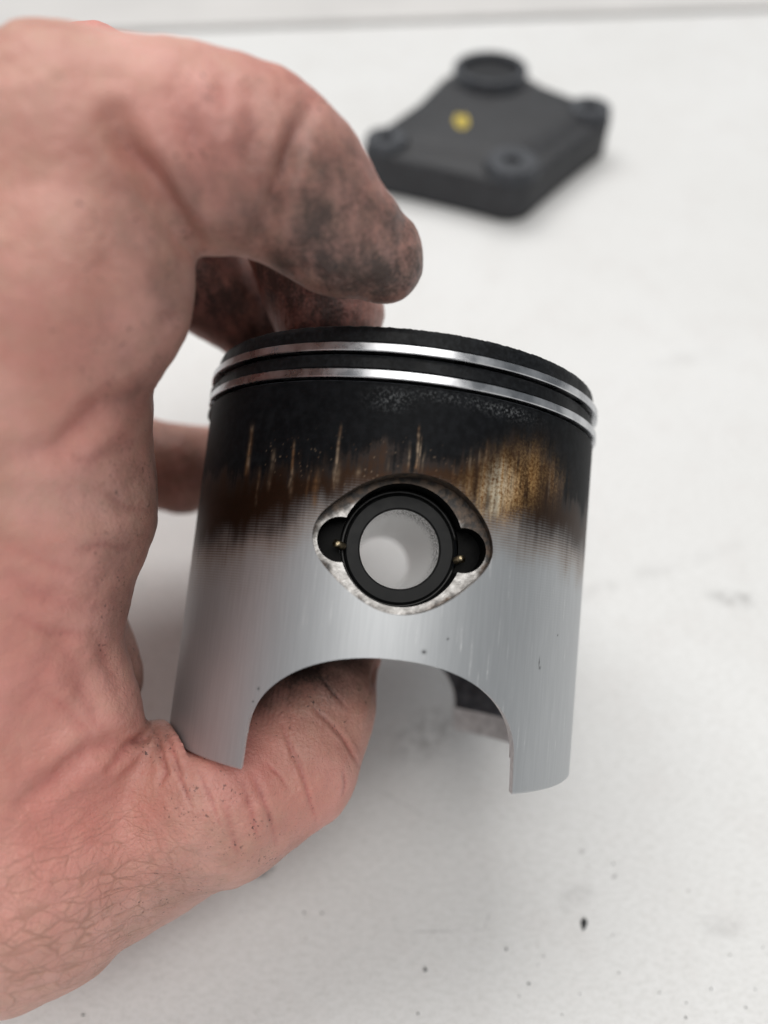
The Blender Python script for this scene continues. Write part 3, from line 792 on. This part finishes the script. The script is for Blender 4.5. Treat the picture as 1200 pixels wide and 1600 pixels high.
for pts, w, dep, zmax in CREASES:
    pts = np.array(pts, float); m = (V[:, 2] < zmax) & (px > pts[:, 0].min() - 60) & (px < pts[:, 0].max() + 60) & (py > pts[:, 1].min() - 60) & (py < pts[:, 1].max() + 60)
    ii = np.where(m)[0]
    if not len(ii): continue
    p2 = np.c_[px[ii], py[ii]]; best = np.full(len(ii), 1e9); tt = np.zeros(len(ii)); nseg = len(pts) - 1
    for s_, (a, b) in enumerate(zip(pts[:-1], pts[1:])):
        d = b - a; h = np.clip(((p2 - a) @ d) / (d @ d), 0, 1); dist = np.linalg.norm(p2 - a - h[:, None] * d, axis=1)
        c = dist < best; best = np.where(c, dist, best); tt = np.where(c, (s_ + h) / nseg, tt)
    mmd = best * V[ii, 2] / FPX
    taper = 0.35 + 0.65 * np.sin(np.clip(tt, 0.04, 0.96) * math.pi)
    g = np.exp(-(mmd / w) ** 2) * taper * face[ii]
    lipp = np.exp(-((mmd - 1.9 * w) / w) ** 2) * taper * face[ii]
    dk = dep if w >= 0.8 else dep * 0.6
    disp[ii] += -dk * g + 0.28 * dk * lipp
    cdirt[ii] = np.maximum(cdirt[ii], np.exp(-(mmd / (0.45 * w + 0.05)) ** 2) * (0.55 + 0.9 * vnoise1(tt * 23 + pts[0, 0], 71)) * taper * face[ii] * float(np.clip(0.3 / w, 0.10, 0.55)) * (1.0 if V[ii, 2].mean() > 90 or zmax > 110 else 0.6))
und = fbm2(V[:, 0] * 0.16 + V[:, 2] * 0.05 + 40, V[:, 1] * 0.16 + 40, 21, 3) - 0.5
fin = fbm2(V[:, 0] * 0.7 + 80, V[:, 1] * 0.7 + V[:, 2] * 0.4 + 80, 27, 2) - 0.5
V = V + N * (disp + 1.1 * und + 0.12 * fin)[:, None]

def blob(lst):
    t = np.zeros(len(V))
    for (x, y, zz, r, a) in lst:
        t = np.maximum(t, a * np.exp(-((V - at(x, y, zz)) ** 2).sum(1) / r ** 2))
    return t
dirt_shade = blob([(560, 400, 88, 9, 1.0), (610, 420, 90, 8, 1.0), (520, 330, 81, 11, .85), (500, 400, 84, 9, .95), (620, 370, 87, 8, .85), (430, 340, 78, 8, .6), (560, 370, 83, 10, .8), (470, 420, 86, 7, .85), (590, 330, 86, 5, .5), (400, 350, 78, 6, .5), (350, 370, 76, 6, .4),
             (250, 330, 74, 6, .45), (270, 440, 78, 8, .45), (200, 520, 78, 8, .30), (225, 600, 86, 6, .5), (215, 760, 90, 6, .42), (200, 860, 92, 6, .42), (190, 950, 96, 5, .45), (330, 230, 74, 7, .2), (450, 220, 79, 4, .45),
             (510, 480, 112, 12, .9), (440, 430, 112, 12, .95), (520, 400, 112, 9, .95), (330, 480, 122, 12, .95), (400, 290, 76, 9, .50), (330, 350, 74, 9, .60), (400, 375, 78, 8, .7), (260, 360, 74, 8, .5), (480, 330, 82, 8, .62), (590, 300, 86, 6, .55), (285, 420, 76, 7, .5), (545, 265, 81, 9, .55), (330, 420, 120, 10, .9), (370, 1270, 98, 8, .2), (400, 500, 128, 12, .9), (260, 740, 145, 12, .5), (290, 790, 150, 9, .55),  # grime, and shade painted into the finger undersides
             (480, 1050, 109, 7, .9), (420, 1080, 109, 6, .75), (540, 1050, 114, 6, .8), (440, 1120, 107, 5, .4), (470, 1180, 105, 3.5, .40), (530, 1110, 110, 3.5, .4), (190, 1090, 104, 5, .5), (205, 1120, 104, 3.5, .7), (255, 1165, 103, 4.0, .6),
             (310, 1215, 99, 7, .26), (430, 1320, 106, 6, .40), (280, 1430, 100, 9, .26), (400, 1290, 102, 6, .22), (20, 500, 78, 6, .2), (235, 760, 100, 9, .45), (225, 560, 92, 9, .4), (270, 470, 88, 9, .45), (170, 950, 104, 9, .4), (215, 1080, 110, 9, .4), (235, 700, 108, 8, .4)])  # last blobs: grime and painted shade darkening the palm facing the piston
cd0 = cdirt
dirt_shade = np.clip(dirt_shade + cdirt * 0.42, 0, 1)
red = np.clip(0.4 * np.minimum(cd0 * 2, 1) + blob([(470, 1230, 106, 9, .55), (380, 1200, 100, 7, .7), (350, 1160, 102, 10, .5), (100, 1250, 92, 14, .55), (130, 1180, 94, 8, .5), (30, 1050, 88, 12, .55), (60, 950, 84, 10, .5), (110, 540, 76, 10, .35), (150, 660, 82, 9, .4), (320, 210, 74, 8, .5), (450, 150, 82, 9, .45), (560, 260, 88, 8, .5), (170, 70, 100, 12, .6), (520, 1240, 110, 7, .4), (150, 250, 72, 9, .2), (500, 470, 112, 12, .5), (350, 480, 120, 12, .5)]), 0, 1)
wrk = np.clip(blob([(60, 1420, 96, 20, 1.0), (160, 1400, 96, 16, .9), (250, 1370, 98, 14, .7), (0, 1300, 92, 14, .35), (350, 1300, 102, 11, .35), (100, 1250, 92, 12, .2), (280, 450, 78, 8, .25), (460, 300, 82, 9, .25)]), 0, 1)
rdg = np.clip(blob([(430, 1090, 110, 10, 1.0), (500, 1050, 112, 9, .8), (520, 490, 114, 12, 1.0), (280, 430, 80, 7, .5), (330, 360, 75, 6, .6), (250, 1190, 102, 5, .5)]), 0, 1)
base = at(-200, 1200, 110)
hm = Matrix.Translation((cam_to_world(base) * MM).tolist())
hand = empty('hand', hm)
tag(hand, "bare adult hand with grease stained fingertips gripping the piston from the left", 'hand')
HW = (cam_to_world(V) - cam_to_world(base)) * MM
hme = fast_mesh('palm_and_fingers', HW, Q)
attr(hme, 'dirt_shade', dirt_shade); attr(hme, 'red', red); attr(hme, 'wrinkle', wrk); attr(hme, 'ridge', rdg)
skin = mat_skin()
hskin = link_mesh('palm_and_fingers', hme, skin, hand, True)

# thumbnail on the far side of the thumb tip
def nail(center, along, out, w, l, rad, parent):
    along = along / np.linalg.norm(along); out = out - along * (out @ along); out /= np.linalg.norm(out); side = np.cross(along, out)
    V, F = [], []; n, m = 13, 9
    for lay in (0, 1):
        for i in range(m):
            s = i / (m - 1) - 0.5
            for j in range(n):
                a = (j / (n - 1) - 0.5) * w / rad
                rr = rad - 0.45 * lay
                ll = s * l * (1 - 0.25 * (2 * abs(j / (n - 1) - 0.5)) ** 3 * (s > 0))
                V.append(center + along * ll + out * (rr * math.cos(a) - rad) + side * rr * math.sin(a) - out * 1.2 * s * s)
    for lay in (0, 1):
        o_ = lay * n * m
        for i in range(m - 1):
            for j in range(n - 1):
                q = (o_ + i * n + j, o_ + i * n + j + 1, o_ + (i + 1) * n + j + 1, o_ + (i + 1) * n + j)
                F.append(q if lay == 0 else q[::-1])
    k = n * m
    rim_ = [j for j in range(n)] + [i * n + n - 1 for i in range(1, m)] + [(m - 1) * n + j for j in range(n - 2, -1, -1)] + [i * n for i in range(m - 2, 0, -1)]
    for a, b in zip(rim_, rim_[1:] + rim_[:1]): F.append((a, a + k, b + k, b))
    W_ = (cam_to_world(np.array(V)) - cam_to_world(base)) * MM
    o = obj('thumbnail', W_, F, mat_simple('nail', (0.62, 0.42, 0.37), 0, 0.32, 0.08, 500, 0.1), parent, True, 50)
    return o
tdir = at(528, 1022, 121) - at(487, 1110, 117)
nc = at(528, 1022, 121) + np.array([6.6, 0.6, 1.0])
nail(nc + tdir / np.linalg.norm(tdir) * 1.0, tdir, np.array([1.0, 0.3, 0.25]), 10.5, 12.0, 7.2, hskin)

# ------------------------------------------------------------------ black engine cover behind
cov_m = mat_simple('black_cast_alloy', (0.037, 0.038, 0.042), 0.1, 0.62, 0.25, 260, 0.5, 0.0004)
cov_d = mat_simple('dark_bolt_hole', (0.012, 0.013, 0.016), 0.2, 0.5, 0.3, 300, 0.2)
cov_s = mat_simple('scuffed_boss', (0.062, 0.066, 0.075), 0.3, 0.5, 0.3, 300, 0.3)
HB = 16.0
pl, pnr, prr, pf = ground(604, 214, HB)[:2], ground(800, 254, HB)[:2], ground(922, 168, HB)[:2], ground(767, 104, 20.5)[:2]
cc = (pl + pnr + prr + pf) / 4
cover = empty('engine_cover', Matrix.Translation((cc[0] * MM, cc[1] * MM, 0)))
tag(cover, 'black cast metal engine cover with bolt bosses and a yellow paint mark, behind the piston', 'engine cover')

def hull_outline(discs, n=28, pinch=0.0):
    pts = []
    for (c, r) in discs:
        t = np.linspace(0, 2 * math.pi, n, endpoint=False); pts += [c + r * np.array([math.cos(x), math.sin(x)]) for x in t]
    P = sorted(map(tuple, pts))
    def half(P):
        h = []
        for p in P:
            while len(h) > 1 and (h[-1][0] - h[-2][0]) * (p[1] - h[-2][1]) - (h[-1][1] - h[-2][1]) * (p[0] - h[-2][0]) <= 0: h.pop()
            h.append(p)
        return h
    H = half(P)[:-1] + half(P[::-1])[:-1]
    out = []
    for a, b in zip(H, H[1:] + H[:1]):
        a, b = np.array(a), np.array(b); L = np.linalg.norm(b - a); k = max(1, int(L / 3))
        nrm_ = np.array([-(b - a)[1], (b - a)[0]]) / max(L, 1e-6)
        for i in range(k):
            t = i / k; out.append(a + (b - a) * t + nrm_ * (pinch * math.sin(math.pi * t) if L > 15 else 0))
    return np.array(out)

def stack(outlines, name, mat, parent, sharp=40):
    """outlines: list of (polygon (n,2), height) of equal length, lofted and capped"""
    n = len(outlines[0][0]); V = np.vstack([np.c_[p, np.full(n, h)] for p, h in outlines])
    F = [tuple(range(n - 1, -1, -1))]
    for i in range(len(outlines) - 1):
        F += [(i * n + j, i * n + (j + 1) % n, (i + 1) * n + (j + 1) % n, (i + 1) * n + j) for j in range(n)]
    F.append(tuple((len(outlines) - 1) * n + j for j in range(n)))
    return obj(name, V * MM, F, mat, parent, True, sharp)

def shrink(P, d):
    e = np.roll(P, -1, 0) - np.roll(P, 1, 0); nn = np.c_[-e[:, 1], e[:, 0]] / np.linalg.norm(e, axis=1)[:, None]
    return P + nn * d
D = [(pl - cc, 8.0), (pnr - cc, 9.0), (prr - cc, 8.0), (pf - cc, 15.0)]
O = hull_outline(D, 28, 0.5)
stack([(shrink(O, .8), 0), (O, .8), (O, 12.2), (shrink(O, .5), 13.2), (shrink(O, 1.6), 13.8)], 'base_plate', cov_m, cover)
D2 = [((pl - cc) * .62, 9), ((pnr - cc) * .55, 9), ((prr - cc) * .62, 9), ((pf - cc) * .9, 15)]
O2 = hull_outline(D2, 28, 0.0)
stack([(shrink(O2, -4), 13.2), (shrink(O2, -1), 14.6), (shrink(O2, 1), 15.6), (shrink(O2, 3), 16.3), (shrink(O2, 5.5), 16.7)], 'raised_deck', cov_m, cover, 60)

def tube_part(name, c, r0, r1, z0, z1, mat, parent, holez, hole_mat=None):
    t = np.linspace(0, 2 * math.pi, 48, endpoint=False)
    prf = [(r0 + .6, z0), (r0, z0 + 1.2), (r0, z1 - .6), (r0 - .5, z1), (r1 + .4, z1), (r1, z1 - .5), (r1, holez)]
    V = np.vstack([np.c_[c[0] + r * np.cos(t), c[1] + r * np.sin(t), np.full(48, h)] for r, h in prf]); n = 48
    F = [(i * n + j, i * n + (j + 1) % n, (i + 1) * n + (j + 1) % n, (i + 1) * n + j) for i in range(len(prf) - 1) for j in range(n)]
    o = obj(name, V * MM, F, mat, parent, True, 40)
    V = np.c_[c[0] + r1 * np.cos(t), c[1] + r1 * np.sin(t), np.full(48, holez)]
    h = obj('bolt_hole', V * MM, [tuple(range(48))], hole_mat or cov_d, o, False)
    return o
tube_part('bolt_boss', pnr - cc, 8.7, 2.6, 13, 16.8, cov_s, cover, 15.6)
tube_part('bolt_boss', pl - cc, 7.2, 2.4, 13, 16.2, cov_s, cover, 12)
tube_part('bolt_boss', prr - cc, 7.4, 2.6, 13, 16.6, cov_s, cover, 12)
col = tube_part('collar', pf - cc, 13.6, 10.6, 14.5, 20.5, cov_s, cover, 18.3)
# yellow paint mark: an open ring with a stroke inside
ym = mat_simple('yellow_paint', (0.75, 0.58, 0.10), 0, 0.5, 0.2, 600, 0.2)
yc = ground(721, 189, 16.8)[:2] - cc
t = np.radians(np.linspace(120, 420, 40))
P = [np.array([yc[0] + 1.8 * math.cos(x), yc[1] + 4.6 * math.sin(x), 16.85]) for x in t]
V, F = tube(P, 0.7, 8); V[:, 2] = 16.8 + (V[:, 2] - 16.85) * 0.4
mk = obj('paint_mark', V * MM, F, ym, cover, True)
P = [np.array([yc[0] + x, yc[1] + y, 16.85]) for x, y in ((0.0, 3.0), (0.1, 0.5), (0.2, -2.2))]
V, F = tube(P, 0.8, 8); V[:, 2] = 16.8 + (V[:, 2] - 16.85) * 0.4
obj('paint_stroke', V * MM, F, ym, mk, True)

# ------------------------------------------------------------------ grit on the card
gm = mat_simple('dark_grit', (0.035, 0.036, 0.038), 0.2, 0.5, 0.4, 1500, 0.3)
def crumb(px_, py_, w, l, rot, seed):
    r = np.random.default_rng(seed)
    bm = bmesh.new(); bmesh.ops.create_icosphere(bm, subdivisions=2, radius=1.0)
    for v_ in bm.verts:
        v_.co *= 0.75 + 0.5 * r.random()
        v_.co.x *= w * .5; v_.co.y *= l * .5; v_.co.z *= min(w, l) * .38
    me_ = bpy.data.meshes.new('grit_crumb'); bm.to_mesh(me_); bm.free(); me_.transform(Matrix.Scale(MM, 4))
    o = link_mesh('grit_crumb', me_, gm, None, True, 35)
    g = ground(px_, py_); o.location = (g[0] * MM, g[1] * MM, min(w, l) * .22 * MM); o.rotation_euler = (0, 0, rot)
    return o
tag(crumb(912, 1443, 0.95, 1.9, -0.35, 1), 'largest dark crumb of grit on the white card, right of the piston skirt', 'crumb', 'crumbs of grit on the table')
tag(crumb(664, 1515, .55, .65, 0, 2), 'round dark crumb of grit on the card, lowest of the bigger ones under the piston', 'crumb', 'crumbs of grit on the table')
for i, (x, y, w, l) in enumerate([(791, 1483, .5, .7), (826, 1537, .6, .55), (958, 1350, .5, .4), (653, 1584, .45, .5), (957, 1461, .3, .35), (967, 1520, .35, .35), (849, 1494, .35, .35), (1140, 1492, .3, .45), (1030, 1551, .35, .3),
                                  (1111, 1545, .3, .6), (1072, 1567, .45, .35), (1165, 1574, .4, .45), (1071, 1590, .55, .4), (906, 1553, .3, .35), (475, 1426, .4, .55), (503, 1427, .4, .5), (1192, 1480, .3, .35), (811, 1556, .25, .4), (130, 1586, .8, .35), (878, 1585, .3, .35), (1180, 1546, .4, .3), (841, 1508, .25, .3)]):
    tag(crumb(x, y, w * .72, l * .72, i * 0.7, 10 + i), 'tiny dark speck of grit on the white card in front of the piston', 'crumb', 'specks of grit on the table')
